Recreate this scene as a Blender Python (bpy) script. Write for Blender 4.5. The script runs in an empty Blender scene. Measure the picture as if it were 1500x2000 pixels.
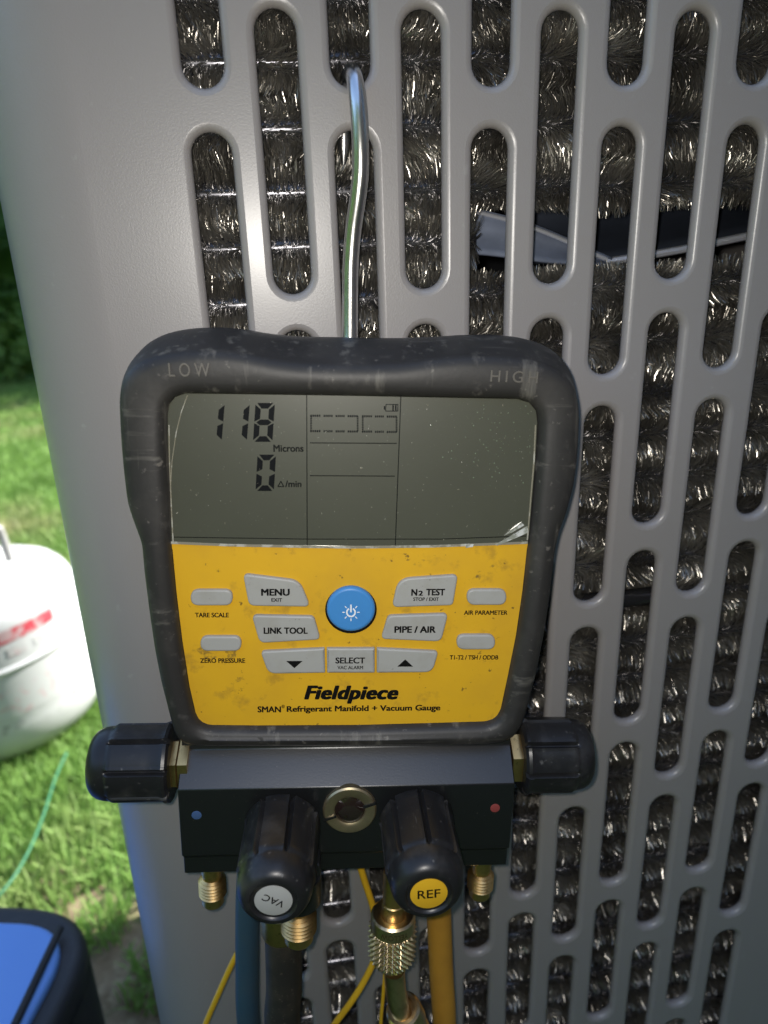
import bpy, bmesh, math, random
import numpy as np
from mathutils import Vector, Matrix
random.seed(7); rng = np.random.default_rng(7)
PI = math.pi
scene = bpy.context.scene
col = scene.collection

# ------------------------------------------------------------------ camera
# Metric frame: x along the louvered panel, y into the unit, z up, ground at z = 0.
PITCH = 0.025                                   # one slot column to the next
ROW = 4.20244797 * PITCH                        # one slot row to the next
_p = (0.35278054, -0.12224244, -0.07840926, -2.41332492, -5.48283638, 9.97086122)
FPX = 1430.                                     # focal length in pixels of the 1500 x 2000 photograph
def _rot(rx, ry, rz):
    cx, sx, cy, sy, cz, sz = math.cos(rx), math.sin(rx), math.cos(ry), math.sin(ry), math.cos(rz), math.sin(rz)
    return (np.array([[cz, -sz, 0], [sz, cz, 0], [0, 0, 1]]) @ np.array([[cy, 0, sy], [0, 1, 0], [-sy, 0, cy]])
            @ np.array([[1, 0, 0], [0, cx, -sx], [0, sx, cx]]))
_R = _rot(*_p[:3]); _C = -_R.T @ np.array(_p[3:6])
CAM_H = 0.85
Z0 = CAM_H + PITCH * _C[1]                      # height of the first slot gap
CAM = np.array([_C[0] * PITCH, _C[2] * PITCH, CAM_H])
_w = lambda q: np.array([q[0], q[2], -q[1]])
AX, AY, AZ = _w(_R[0]), _w(_R[1]), _w(_R[2])    # right, down, forward
cd = bpy.data.cameras.new('camera'); cam = bpy.data.objects.new('camera', cd); col.objects.link(cam)
cam.matrix_world = Matrix(((AX[0], -AY[0], -AZ[0], CAM[0]), (AX[1], -AY[1], -AZ[1], CAM[1]), (AX[2], -AY[2], -AZ[2], CAM[2]), (0, 0, 0, 1)))
cd.sensor_fit = 'VERTICAL'; cd.sensor_height = 36; cd.lens = 36 * FPX / 2000
cd.clip_start = 0.01; cd.clip_end = 500
cd.dof.use_dof = True; cd.dof.focus_distance = 0.28; cd.dof.aperture_fstop = 9.0
scene.camera = cam

# ------------------------------------------------------------------ world, sun, the phone's own flash
SUN_EL, SUN_AZ = math.radians(42), math.radians(64)     # azimuth clockwise from +y: behind the unit, to the right
world = bpy.data.worlds.new('World'); scene.world = world; world.use_nodes = True
wn = world.node_tree; bg = wn.nodes['Background']
sky = wn.nodes.new('ShaderNodeTexSky'); sky.sky_type = 'NISHITA'; sky.sun_disc = False
sky.sun_elevation = SUN_EL; sky.sun_rotation = SUN_AZ
wn.links.new(sky.outputs[0], bg.inputs[0]); bg.inputs[1].default_value = 0.15
sd = bpy.data.lights.new('sun', 'SUN'); sd.energy = 5.0; sd.angle = math.radians(0.5); sd.color = (1, .95, .88)
sun = bpy.data.objects.new('sun', sd); col.objects.link(sun)
sdir = Vector((math.sin(SUN_AZ) * math.cos(SUN_EL), math.cos(SUN_AZ) * math.cos(SUN_EL), math.sin(SUN_EL)))
sun.rotation_euler = sdir.to_track_quat('Z', 'Y').to_euler()
# The photograph was taken with the phone's lamp lit: its glint stands on the panel square to the camera, in the hook,
# the lens and the brass, and every near thing throws a thin sharp shadow to the lower right.  It is a 6 mm LED beside the lens.
fd = bpy.data.lights.new('phone_flash', 'AREA'); fd.shape = 'DISK'; fd.size = 0.006; fd.energy = 0.225; fd.color = (1, .95, .88)
flash = bpy.data.objects.new('phone_flash', fd); col.objects.link(flash)
flash.matrix_world = cam.matrix_world.copy()
flash.location = Vector(CAM - AX * .006 - AY * .004)
vs = scene.view_settings
vs.view_transform = 'Standard'; vs.look = 'None'; vs.gamma = 1; vs.use_curve_mapping = False; vs.exposure = 1.45

# ------------------------------------------------------------------ helpers
def ray(x, y): return ((x - 750) * AX + (y - 1000) * AY + FPX * AZ) / FPX
def pan(x, y, Y=0.0):                           # the spot seen there at depth Y behind the panel face
    d = ray(x, y); return CAM + (Y - CAM[1]) / d[1] * d
def gnd(x, y, z=0.0):
    d = ray(x, y); return CAM + (z - CAM[2]) / d[2] * d

def tag(o, label=None, cat=None, group=None, kind=None):
    if label: o['label'] = label
    if cat: o['category'] = cat
    if group: o['group'] = group
    if kind: o['kind'] = kind
    return o
def empty(name, loc=(0, 0, 0), **k):
    o = bpy.data.objects.new(name, None); o.empty_display_size = .02; col.objects.link(o); o.location = loc
    return tag(o, **k)
def link(name, me, mat, parent=None, angle=35, **k):
    o = bpy.data.objects.new(name, me); col.objects.link(o)
    if mat is not None:
        me.materials.clear(); me.materials.append(mat)
    if angle:
        me.shade_smooth(); me.set_sharp_from_angle(angle=math.radians(angle))
    if parent is not None: o.parent = parent
    return tag(o, **k)
def mesh(name, v, f):
    me = bpy.data.meshes.new(name); me.from_pydata([tuple(map(float, a)) for a in v], [], [tuple(map(int, a)) for a in f]); me.update(); return me
def obj(name, v, f, mat, parent=None, angle=35, **k): return link(name, mesh(name, v, f), mat, parent, angle, **k)
def join(parts):
    V, F = [], []
    for v, f in parts:
        n = len(V); V += list(v); F += [[i + n for i in q] for q in f]
    return V, F
def box(c, s, M=None):
    v = [(c[0] + a * s[0] / 2, c[1] + b * s[1] / 2, c[2] + d * s[2] / 2) for a in (-1, 1) for b in (-1, 1) for d in (-1, 1)]
    if M is not None: v = [tuple(M @ Vector(p)) for p in v]
    return v, [(0, 1, 3, 2), (4, 6, 7, 5), (0, 4, 5, 1), (2, 3, 7, 6), (0, 2, 6, 4), (1, 5, 7, 3)]
def bev(ob, w=.001, n=2):
    m = ob.modifiers.new('bevel', 'BEVEL'); m.width = w; m.segments = n; m.limit_method = 'ANGLE'; return ob
def spline(pts, per=8):
    P = [np.array(p, float) for p in pts]; P = [2 * P[0] - P[1]] + P + [2 * P[-1] - P[-2]]; out = []
    for i in range(1, len(P) - 2):
        for k in range(per):
            t = k / per; a, b, c, d = P[i - 1:i + 3]
            out.append(.5 * ((2 * b) + (-a + c) * t + (2 * a - 5 * b + 4 * c - d) * t * t + (-a + 3 * b - 3 * c + d) * t ** 3))
    out.append(P[-2]); return out
def tube(pts, r, n=16, per=8, cap=True):
    P = spline(pts, per); rs = r if hasattr(r, '__len__') else None
    T = [P[min(i + 1, len(P) - 1)] - P[max(i - 1, 0)] for i in range(len(P))]
    T = [t / np.linalg.norm(t) for t in T]
    a = np.array([1., 0, 0]) if abs(T[0][0]) < .8 else np.array([0, 0, 1.])
    V, F = [], []
    for i, (p, t) in enumerate(zip(P, T)):
        a = a - t * (a @ t); a /= np.linalg.norm(a); b = np.cross(t, a)
        rr = np.interp(i / (len(P) - 1), np.linspace(0, 1, len(rs)), rs) if rs is not None else r
        for k in range(n):
            q = 2 * PI * k / n; V.append(p + rr * (math.cos(q) * a + math.sin(q) * b))
    for i in range(len(P) - 1):
        for k in range(n): F.append((i * n + k, i * n + (k + 1) % n, (i + 1) * n + (k + 1) % n, (i + 1) * n + k))
    if cap: F.append(tuple(range(n))[::-1]); F.append(tuple((len(P) - 1) * n + k for k in range(n)))
    return V, F
def lathe(prof, n=48, fr=None, M=None, cap=True):
    """prof [(r, z)] turned about z; fr(theta, r, z) -> r"""
    V, F = [], []
    for r, z in prof:
        for k in range(n):
            q = 2 * PI * k / n; rr = fr(q, r, z) if fr else r
            V.append((rr * math.cos(q), rr * math.sin(q), z))
    m = len(prof)
    for i in range(m - 1):
        for k in range(n): F.append((i * n + k, i * n + (k + 1) % n, (i + 1) * n + (k + 1) % n, (i + 1) * n + k))
    if cap: F.append(tuple(range(n))[::-1]); F.append(tuple((m - 1) * n + k for k in range(n)))
    if M is not None: V = [tuple(M @ Vector(p)) for p in V]
    return V, F
def axis_frame(loc, direction, up=(0, 0, 1)):
    z = Vector(direction).normalized(); x = Vector(up).cross(z)
    if x.length < 1e-4: x = Vector((1, 0, 0)).cross(z)
    x.normalize(); y = z.cross(x)
    return Matrix(((x.x, y.x, z.x, loc[0]), (x.y, y.y, z.y, loc[1]), (x.z, y.z, z.z, loc[2]), (0, 0, 0, 1)))
def rounded(poly, radii, seg=7):
    """polygon with its corners rounded"""
    n = len(poly); out = []
    if not hasattr(radii, '__len__'): radii = [radii] * n
    for i in range(n):
        a, b, c = (np.array(poly[j % n], float) for j in (i - 1, i, i + 1))
        u = (a - b); v = (c - b); lu, lv = np.linalg.norm(u), np.linalg.norm(v); u /= lu; v /= lv
        ang = math.acos(max(-1, min(1, u @ v))); r = radii[i]
        if r <= 0 or ang > 3.1: out.append(b); continue
        t = min(r / math.tan(ang / 2), .49 * lu, .49 * lv)
        p0, p1 = b + u * t, b + v * t
        for k in range(seg + 1):
            s = k / seg; out.append((1 - s) ** 2 * p0 + 2 * s * (1 - s) * b + s * s * p1)
    return out
def slab2d(loops, ext, bevel, off=None, res=3):
    """flat shape with rounded rims: outline (+ holes), thickness 2*(ext+bevel), centred on z=0"""
    cu = bpy.data.curves.new('c', 'CURVE'); cu.dimensions = '2D'; cu.fill_mode = 'BOTH'
    cu.extrude = ext; cu.bevel_depth = bevel; cu.bevel_resolution = res; cu.offset = -bevel if off is None else off
    for lp in loops:
        s = cu.splines.new('POLY'); s.points.add(len(lp) - 1); s.use_cyclic_u = True
        for p, q in zip(s.points, lp): p.co = (q[0], q[1], 0, 1)
    o = bpy.data.objects.new('c', cu); col.objects.link(o)
    me = bpy.data.meshes.new_from_object(o); bpy.data.objects.remove(o); bpy.data.curves.remove(cu)
    return me
def move(me, M): me.transform(M); return me

# ------------------------------------------------------------------ materials
def mat(name, base=(.5, .5, .5), rough=.5, metal=0., spec=.5, coat=0., coat_r=.1, noise=None, bump=None, emis=None):
    """noise: [(scale, low, high, colour, amount)], bump: [(scale, strength, distance)]"""
    m = bpy.data.materials.new(name); m.use_nodes = True; nt = m.node_tree; b = nt.nodes['Principled BSDF']
    b.inputs['Base Color'].default_value = (*base, 1); b.inputs['Roughness'].default_value = rough
    b.inputs['Metallic'].default_value = metal; b.inputs['Specular IOR Level'].default_value = spec
    b.inputs['Coat Weight'].default_value = coat; b.inputs['Coat Roughness'].default_value = coat_r
    tc = nt.nodes.new('ShaderNodeTexCoord'); prev = None
    for (sc, lo, hi, c, amt, *st) in (noise or []):
        n = nt.nodes.new('ShaderNodeTexNoise'); n.inputs['Scale'].default_value = sc; n.inputs['Detail'].default_value = 5; n.inputs['Roughness'].default_value = .6
        if st:
            mp = nt.nodes.new('ShaderNodeMapping'); mp.inputs['Scale'].default_value = st[0]; 
            if len(st) > 1: mp.inputs['Rotation'].default_value = st[1]
            nt.links.new(tc.outputs['Object'], mp.inputs[0]); nt.links.new(mp.outputs[0], n.inputs[0])
        else: nt.links.new(tc.outputs['Object'], n.inputs[0])
        r = nt.nodes.new('ShaderNodeMapRange'); r.inputs[1].default_value = lo; r.inputs[2].default_value = hi; r.inputs[4].default_value = amt
        nt.links.new(n.outputs[0], r.inputs[0])
        x = nt.nodes.new('ShaderNodeMix'); x.data_type = 'RGBA'; nt.links.new(r.outputs[0], x.inputs[0])
        if prev is None: x.inputs[6].default_value = (*base, 1)
        else: nt.links.new(prev, x.inputs[6])
        x.inputs[7].default_value = (*c, 1); prev = x.outputs[2]
    if prev is not None: nt.links.new(prev, b.inputs['Base Color'])
    pb = None
    for (sc, s, d, *kind) in (bump or []):
        n = nt.nodes.new('ShaderNodeTexVoronoi' if kind else 'ShaderNodeTexNoise'); n.inputs['Scale'].default_value = sc
        if not kind: n.inputs['Detail'].default_value = 3
        nt.links.new(tc.outputs['Object'], n.inputs[0])
        bm_ = nt.nodes.new('ShaderNodeBump'); bm_.inputs['Strength'].default_value = s; bm_.inputs['Distance'].default_value = d
        nt.links.new(n.outputs[0], bm_.inputs['Height'])
        if pb is not None: nt.links.new(pb, bm_.inputs['Normal'])
        pb = bm_.outputs[0]
    if pb is not None: nt.links.new(pb, b.inputs['Normal'])
    return m
M_panel = mat('grey_powder_coat', (.322, .302, .293), .36, 0, .5, coat=.45, coat_r=.26,
              noise=[(9, .35, .75, (.305, .277, .266), .6), (140, .66, .72, (.42, .41, .39), .35)], bump=[(1250, .20, .0003), (2600, .35, .00012)])
M_spine = mat('aluminium_spine', (.66, .63, .57), .28, .9, .5, noise=[(30, .40, .60, (.25, .23, .20), .85), (400, .55, .75, (.9, .87, .8), .6)])
M_tube = mat('coil_tube_metal', (.10, .10, .11), .22, .8)
M_inside = mat('dark_interior_paint', (.018, .02, .026), .55)
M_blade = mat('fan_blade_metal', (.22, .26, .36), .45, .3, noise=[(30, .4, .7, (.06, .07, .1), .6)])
M_bladedark = mat('fan_blade_painted_shade', (.05, .06, .085), .4, .3, noise=[(30, .4, .7, (.025, .03, .04), .6)])  # darker copy of the blade metal, shade put into its colour
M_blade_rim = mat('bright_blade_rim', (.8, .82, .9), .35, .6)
M_mould = mat('moulded_rubber_letters', (.115, .105, .09), .4)
M_chrome = mat('bright_steel_wire', (.74, .73, .72), .25, 1.0, noise=[(150, .5, .8, (.4, .4, .38), .5)], bump=[(300, .08, .0003)])
M_rubber = mat('scuffed_black_rubber', (.026, .0245, .0235), .50, 0, .42,
               noise=[(28, .50, .74, (.085, .078, .068), .5), (160, .60, .78, (.12, .11, .10), .45), (300, .64, .73, (.22, .20, .175), .5),
                      (130, .58, .68, (.16, .15, .13), .6, (1, .08, 1), (0, 0, .7)), (170, .60, .70, (.16, .15, .13), .5, (.06, 1, 1), (0, 0, -.5))],
               bump=[(500, .2, .0002), (60, .15, .0008)])
M_yellow = mat('yellow_faceplate', (.69, .39, .018), .42, 0, .4,
               noise=[(22, .45, .75, (.50, .27, .03), .5), (110, .58, .70, (.33, .185, .03), .5), (330, .67, .72, (.10, .06, .02), .8), (60, .66, .70, (.12, .08, .03), .8)], bump=[(300, .1, .0001)])
M_lcd = mat('lcd_glass', (.068, .070, .050), .38, 0, .5, coat=.8, coat_r=.10,
            noise=[(14, .4, .7, (.052, .054, .038), .5), (1100, .69, .73, (.5, .5, .42), .5)], bump=[(220, .05, .0001), (900, .06, .00004)])
M_lcd_edge = mat('clear_lens_edge', (.36, .33, .25), .15, .3, .8, noise=[(200, .5, .6, (.7, .68, .6), .8)])
M_ink = mat('black_print', (.004, .004, .004), .6, 0, .15)
M_lcdink = mat('lcd_segment', (.003, .004, .005), .6, 0, .12)
M_lcdline = mat('lcd_fine_print', (.007, .008, .007), .6, 0, .12)
M_btn = mat('grey_button', (.36, .355, .33), .45, 0, .4, noise=[(90, .5, .8, (.27, .25, .2), .5), (700, .68, .74, (.12, .1, .07), .6)])
M_blue = mat('blue_button', (.055, .24, .56), .42, 0, .4, noise=[(80, .5, .8, (.05, .19, .46), .5)])
M_white = mat('white_print', (.8, .82, .85), .5)
M_block = mat('black_anodised_block', (.007, .0075, .008), .36, 0, .9, noise=[(1200, .69, .74, (.25, .23, .18), .5)], bump=[(1400, .25, .00008)])
M_knob = mat('black_plastic_knob', (.014, .014, .015), .34, 0, .42, noise=[(70, .52, .75, (.06, .058, .055), .6), (380, .64, .74, (.15, .145, .135), .5), (160, .66, .71, (.16, .155, .15), .6, (1, 1, .1))], bump=[(600, .12, .0001)])
M_knobring = mat('black_gloss_ring', (.012, .012, .012), .25)
M_brass = mat('brass', (.84, .56, .23), .32, 1.0, noise=[(130, .45, .75, (.52, .33, .12), .6), (500, .6, .7, (.25, .15, .05), .5)], bump=[(500, .12, .0001)])
M_brass2 = mat('worn_pale_brass', (.85, .66, .40), .30, 1.0, noise=[(180, .45, .7, (.40, .28, .13), .6)])
M_bronze = mat('dull_bronze_ring', (.52, .42, .25), .36, .9, noise=[(200, .4, .7, (.34, .28, .19), .6)])
M_glass = mat('dark_sight_glass', (.02, .012, .010), .05, 0, .8, coat=1, coat_r=.02)
M_stick_y = mat('yellow_sticker', (.75, .43, .02), .45)
M_stick_g = mat('grey_sticker', (.42, .42, .40), .45)
M_hose_blue = mat('blue_rubber_hose', (.030, .068, .10), .5, noise=[(90, .45, .8, (.05, .075, .09), .5)], bump=[(400, .2, .0002)])
M_hose_black = mat('dusty_black_hose', (.024, .021, .018), .55, noise=[(60, .45, .75, (.08, .062, .04), .6), (500, .62, .72, (.2, .17, .12), .5)], bump=[(400, .25, .0002)])
M_hose_yel = mat('amber_rubber_hose', (.50, .25, .03), .5, noise=[(70, .45, .8, (.33, .16, .025), .6)], bump=[(300, .2, .0002)])
M_hose_red = mat('dark_red_hose', (.07, .012, .012), .5)
M_wire = mat('yellow_wire_sheath', (.72, .42, .02), .35)
M_blue_dot = mat('blue_dot', (.05, .10, .22), .5)
M_red_dot = mat('red_dot', (.26, .05, .045), .5)
M_film = mat('peeling_clear_film', (.75, .75, .72), .1, .2, .9, noise=[(300, .45, .55, (.3, .31, .25), .9)])
M_white_tank = mat('off_white_tank_paint', (.52, .54, .54), .4, noise=[(9, .5, .75, (.45, .47, .47), .6)])
M_dirt = mat('tan_dirt', (.20, .155, .095), .95, noise=[(25, .4, .65, (.12, .09, .05), 1), (90, .5, .7, (.28, .24, .15), .7), (14, .55, .65, (.07, .09, .03), .8)], bump=[(80, .6, .006)])
M_tank_dark = mat('grey_handle_metal', (.36, .36, .35), .5)
M_red = mat('red_label_print', (.52, .06, .085), .5, noise=[(45, .47, .56, (.50, .40, .41), .85)])
M_pink = mat('faded_red_print', (.52, .54, .54), .4, noise=[(70, .52, .66, (.55, .25, .28), .55)])
M_greyprint = mat('dark_smudged_print', (.52, .54, .54), .4, noise=[(35, .54, .66, (.20, .18, .19), .8)])
M_bagblue = mat('blue_nylon', (.15, .33, .80), .6, noise=[(12, .4, .8, (.19, .38, .82), .6)], bump=[(900, .3, .0005)])
M_bagblack = mat('black_nylon', (.018, .018, .02), .55, noise=[(40, .5, .8, (.05, .045, .05), .6)], bump=[(700, .4, .0006)])
M_cord = mat('green_cord', (.02, .15, .07), .5)
M_base = mat('black_base_pan', (.02, .02, .022), .5)
M_pad = mat('concrete_pad', (.32, .29, .25), .8, noise=[(20, .4, .7, (.24, .22, .19), .7)])
def plant_mat(name, a, b, c, sc):
    m = mat(name, a, .55, 0, .3, noise=[(sc, .38, .6, b, 1), (sc * .35, .52, .66, c, .9)])
    nt = m.node_tree; bs = nt.nodes['Principled BSDF']; out = nt.nodes['Material Output']
    tr = nt.nodes.new('ShaderNodeBsdfTranslucent'); mx = nt.nodes.new('ShaderNodeMixShader'); mx.inputs[0].default_value = .35
    src = bs.inputs['Base Color'].links[0].from_socket; nt.links.new(src, tr.inputs[0])
    nt.links.new(bs.outputs[0], mx.inputs[1]); nt.links.new(tr.outputs[0], mx.inputs[2]); nt.links.new(mx.outputs[0], out.inputs[0]); return m
M_grass = plant_mat('grass_blade', (.18, .32, .075), (.25, .42, .11), (.40, .40, .20), 5)
M_soil = mat('lawn_soil', (.055, .075, .025), .9, noise=[(3, .4, .6, (.07, .095, .03), 1), (7, .56, .68, (.17, .14, .08), .8), (60, .5, .7, (.03, .05, .015), .7)])
M_leaf = plant_mat('laurel_leaf', (.045, .11, .02), (.09, .19, .035), (.15, .26, .05), 3)
M_bark = mat('bark', (.06, .045, .03), .9)

# ------------------------------------------------------------------ ground, hedge
g = obj('lawn', [(-60, -60, 0), (60, -60, 0), (60, 60, 0), (-60, 60, 0)], [(0, 1, 2, 3)], M_soil, angle=0, kind='structure')
def blades(n, xr, yr, h, w, keep=None):
    x = rng.uniform(*xr, n); y = rng.uniform(*yr, n)
    k = np.ones(n, bool)
    k &= ~((x > -.10) & (x < .58) & (y > -.01) & (y < .7))
    if keep is not None: k &= keep(x, y)
    x, y = x[k], y[k]; n = len(x)
    a = rng.uniform(0, 2 * PI, n); hh = h * rng.uniform(.45, 1.1, n); ln = rng.uniform(0, .9, n) * hh; la = rng.uniform(0, 2 * PI, n)
    wx, wy = np.cos(a) * w / 2, np.sin(a) * w / 2
    mx, my = x + np.cos(la) * ln * .35, y + np.sin(la) * ln * .35
    V = np.stack([np.stack([x - wx, y - wy, 0 * x], 1), np.stack([x + wx, y + wy, 0 * x], 1),
                  np.stack([mx + wx * .8, my + wy * .8, hh * .6], 1), np.stack([mx - wx * .8, my - wy * .8, hh * .6], 1),
                  np.stack([x + np.cos(la) * ln, y + np.sin(la) * ln, hh], 1)], 1).reshape(-1, 3)
    return V, n
def grass(name, sets):
    Vs = []; n = 0
    for s in sets:
        V, k = blades(*s); Vs.append(V); n += k
    V = np.concatenate(Vs); b = (np.arange(n) * 5)[:, None]
    me = bpy.data.meshes.new(name); me.vertices.add(len(V)); me.vertices.foreach_set('co', V.ravel())
    tri = np.concatenate([b + np.array([[0, 1, 2]]), b + np.array([[0, 2, 3]]), b + np.array([[3, 2, 4]])], 1).reshape(-1)
    me.loops.add(len(tri)); me.loops.foreach_set('vertex_index', tri.astype(np.int32))
    me.polygons.add(len(tri) // 3); me.polygons.foreach_set('loop_start', np.arange(0, len(tri), 3, dtype=np.int32))
    me.update(calc_edges=True); me.validate()
    return link(name, me, M_grass, angle=0, kind='stuff')
bare = lambda x, y: ~((np.abs(x + .26 + .05 * np.sin(y * 9)) < .11) & (y < .55) & (np.sin(x * 40) * np.sin(y * 33 + 1) > -.2))
dp = []
for k in range(40):
    a = 2 * PI * k / 40; rr = 1 + .22 * math.sin(3 * a + 1) + .12 * math.sin(7 * a)
    dp.append((-.24 + .20 * rr * math.cos(a), .22 + .36 * rr * math.sin(a), .004))
obj('dirt_patch', dp, [tuple(range(40))], M_dirt, angle=0, kind='structure')
go = grass('lawn_grass', [(70000, (-1.3, -.1), (-.6, 1.4), .045, .0035, bare), (110000, (-2.8, .2), (1.4, 3.4), .05, .0075),
                          (110000, (-4.5, .3), (3.4, 5.8), .055, .013), (30000, (-3, 3), (-3, 3), .045, .006)])
tag(go, 'short green lawn grass around the condensing unit', 'grass')

def hedge():
    root = empty('laurel_hedge', (-3.2, 5.6, 0), label='dark green laurel hedge at the far edge of the lawn', cat='hedge')
    pass
    n = 26000
    x = rng.uniform(-4.2, 4.2, n); z = 2.6 * rng.uniform(0.02, 1, n) ** .9
    top = 2.35 + .25 * np.sin(x * 2.1) + .12 * np.sin(x * 5.3 + 1); z = z * top / 2.6
    bul = .12 * np.sin(x * 3.7 + z * 2.5) + .10 * np.sin(x * 8.1 - z * 5.7) + .06 * np.sin(z * 13 + x * 3)
    y = -.55 + bul + rng.random(n) ** 2 * 1.1 + .25 * (z / 2.4) ** 3
    c = np.stack([x, y, z], 1)
    nrm = np.stack([rng.normal(0, .5, n), -1 + rng.normal(0, .5, n), .5 + rng.normal(0, .5, n)], 1); nrm /= np.linalg.norm(nrm, axis=1)[:, None]
    t = np.cross(nrm, rng.normal(size=(n, 3))); t /= np.linalg.norm(t, axis=1)[:, None]; b = np.cross(nrm, t)
    s = rng.uniform(.035, .07, n)[:, None]
    V = np.stack([c - t * s, c - b * s * .42 + nrm * s * .1, c + t * s, c + b * s * .42 + nrm * s * .1], 1).reshape(-1, 3)
    F = (np.arange(n) * 4)[:, None] + np.arange(4)
    me = bpy.data.meshes.new('foliage'); me.from_pydata(V.tolist(), [], F.tolist()); me.update()
    link('foliage', me, M_leaf, root, angle=0, kind='stuff')
    v, f = box((0, .25, 1.0), (8.2, .7, 2.0)); obj('inner_branches', v, f, M_leaf, root, angle=0)
    for i in range(9):
        v, f = tube([(-4 + i, -.1, 0), (-3.95 + i, -.12, .3), (-4.05 + i, 0, .8)], .035, 8, 3); obj('trunk', v, f, M_bark, root)
    # unseen copies of the hedge, added to darken ambient light and reflections
    for loc, rz, sc, lb in (((-5.5, -.5, 0), 90, 1.15, 'added laurel hedge out of view on the left, to darken ambient light'), ((-1.5, -4.6, 0), 180, 1.5, 'added tall laurel hedge behind the camera, to darken reflections'),
                            ((8.0, -1.5, 0), -90, 1.3, 'added laurel hedge out of view on the right, to darken ambient light')):
        r2 = root.copy(); col.objects.link(r2); r2.location = loc; r2.rotation_euler = (0, 0, math.radians(rz)); r2.scale = (sc,) * 3; r2['label'] = lb
        for ch in root.children:
            if ch.parent == root: c2 = ch.copy(); col.objects.link(c2); c2.parent = r2
hedge()

# Unseen house, added so its shade covers the unit and the near lawn.
def house():
    r = empty('added_house', (5.6, -4.0, 0), label='added brick house out of view on the right, put in for its shade', cat='house')
    m = bpy.data.materials.new('red_brown_brick'); m.use_nodes = True; nt = m.node_tree; b = nt.nodes['Principled BSDF']; b.inputs['Roughness'].default_value = .85
    t = nt.nodes.new('ShaderNodeTexBrick'); t.inputs['Scale'].default_value = 1; t.inputs['Brick Width'].default_value = .22; t.inputs['Row Height'].default_value = .075; t.inputs['Mortar Size'].default_value = .008
    t.inputs['Color1'].default_value = (.24, .11, .075, 1); t.inputs['Color2'].default_value = (.31, .16, .11, 1); t.inputs['Mortar'].default_value = (.35, .32, .28, 1)
    g_ = nt.nodes.new('ShaderNodeNewGeometry'); sp = nt.nodes.new('ShaderNodeSeparateXYZ'); ad = nt.nodes.new('ShaderNodeMath'); cb = nt.nodes.new('ShaderNodeCombineXYZ')
    nt.links.new(g_.outputs['Position'], sp.inputs[0]); nt.links.new(sp.outputs[0], ad.inputs[0]); nt.links.new(sp.outputs[1], ad.inputs[1])
    nt.links.new(ad.outputs[0], cb.inputs[0]); nt.links.new(sp.outputs[2], cb.inputs[1]); nt.links.new(cb.outputs[0], t.inputs['Vector']); nt.links.new(t.outputs[0], b.inputs['Base Color'])
    v, f = box((0, 0, 2.2), (7.8, 10.0, 4.4)); obj('wall', v, f, m, r, angle=0)
    a, e, z0, z1 = 4.1, 5.2, 4.401, 6.4
    V = [(-a, -e, z0), (-a, e, z0), (a, -e, z0), (a, e, z0), (0, -e, z1), (0, e, z1)]
    obj('roof', V, [(0, 4, 5, 1), (2, 3, 5, 4), (0, 2, 4), (1, 5, 3), (0, 1, 3, 2)], mat('grey_shingles', (.09, .085, .08), .9, noise=[(6, .4, .6, (.06, .06, .06), 1)]), r, angle=0)
    for y in (-3, 0.5, 3.4):
        v, f = box((-3.905, y, 1.9), (.05, 1.1, 1.4)); w = obj('window', v, f, M_lcd_white, r, angle=0)
        v, f = box((-3.94, y, 1.9), (.02, .96, 1.26)); obj('pane', v, f, M_glass, w, angle=0)
M_lcd_white = mat('white_window_paint', (.7, .7, .68), .5)
house()

# ------------------------------------------------------------------ the condensing unit
UR = .040                                        # bend radius of the corner
UX0 = np.mean([pan(*q)[0] for q in ((5, 440), (75, 760), (155, 1190), (215, 1500), (300, 1985))]) + .75 * UR   # where the sheet starts to bend
UX1 = 10 * PITCH + .075
UZ0, UZ1 = .07, 1.08; UD = .62
unit = empty('condensing_unit', (UX0, 0, 0), label='large grey outdoor condensing unit with slotted louver panels, gauge hooked on its front', cat='air conditioner')
unit.location = (0, 0, 0)
# pad and base
v, f = box(((UX0 + UX1) / 2, UD / 2, .02), (UX1 - UX0 + .06, UD + .02, .04)); obj('equipment_pad', v, f, M_pad, angle=0, kind='structure')
v, f = box(((UX0 + UX1) / 2, UD / 2, .058), (UX1 - UX0 + .06, UD - .01, .034)); bev(obj('base_pan', v, f, M_base, unit), .004)
BV = .0027
def slot_loop(cx, z_top, z_bot, hw):
    out = []; n = 12
    for k in range(n + 1): q = PI * k / n; out.append((cx + hw * math.cos(q), z_top - hw + hw * math.sin(q)))
    for k in range(n + 1): q = PI + PI * k / n; out.append((cx + hw * math.cos(q), z_bot + hw + hw * math.sin(q)))
    return out
loops = [[(UX0, UZ0), (UX1, UZ0), (UX1, UZ1), (UX0, UZ1)]]
GAP = .0631 * ROW
for c in range(11):
    off = (.5 + .1494) if c % 2 else 0.
    for k in range(-4, 10):
        zt = Z0 - (k + off) * ROW - GAP + BV; zb = Z0 - (k + 1 + off) * ROW + GAP - BV
        zt, zb = min(zt, UZ1 - .035), max(zb, UZ0 + .05)
        if zt - zb < .03: continue
        loops.append(slot_loop(c * PITCH, zt, zb, .281 * PITCH + BV))
me = slab2d(loops, .0002, BV, off=0.0)
# slab lies in xy: stand it up, then push its front face to y = 0
me.transform(Matrix.Rotation(PI / 2, 4, 'X')); me.transform(Matrix.Translation((0, BV + .0002, 0)))
def poly_area_fix(me): pass
bm = bmesh.new(); bm.from_mesh(me)
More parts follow.
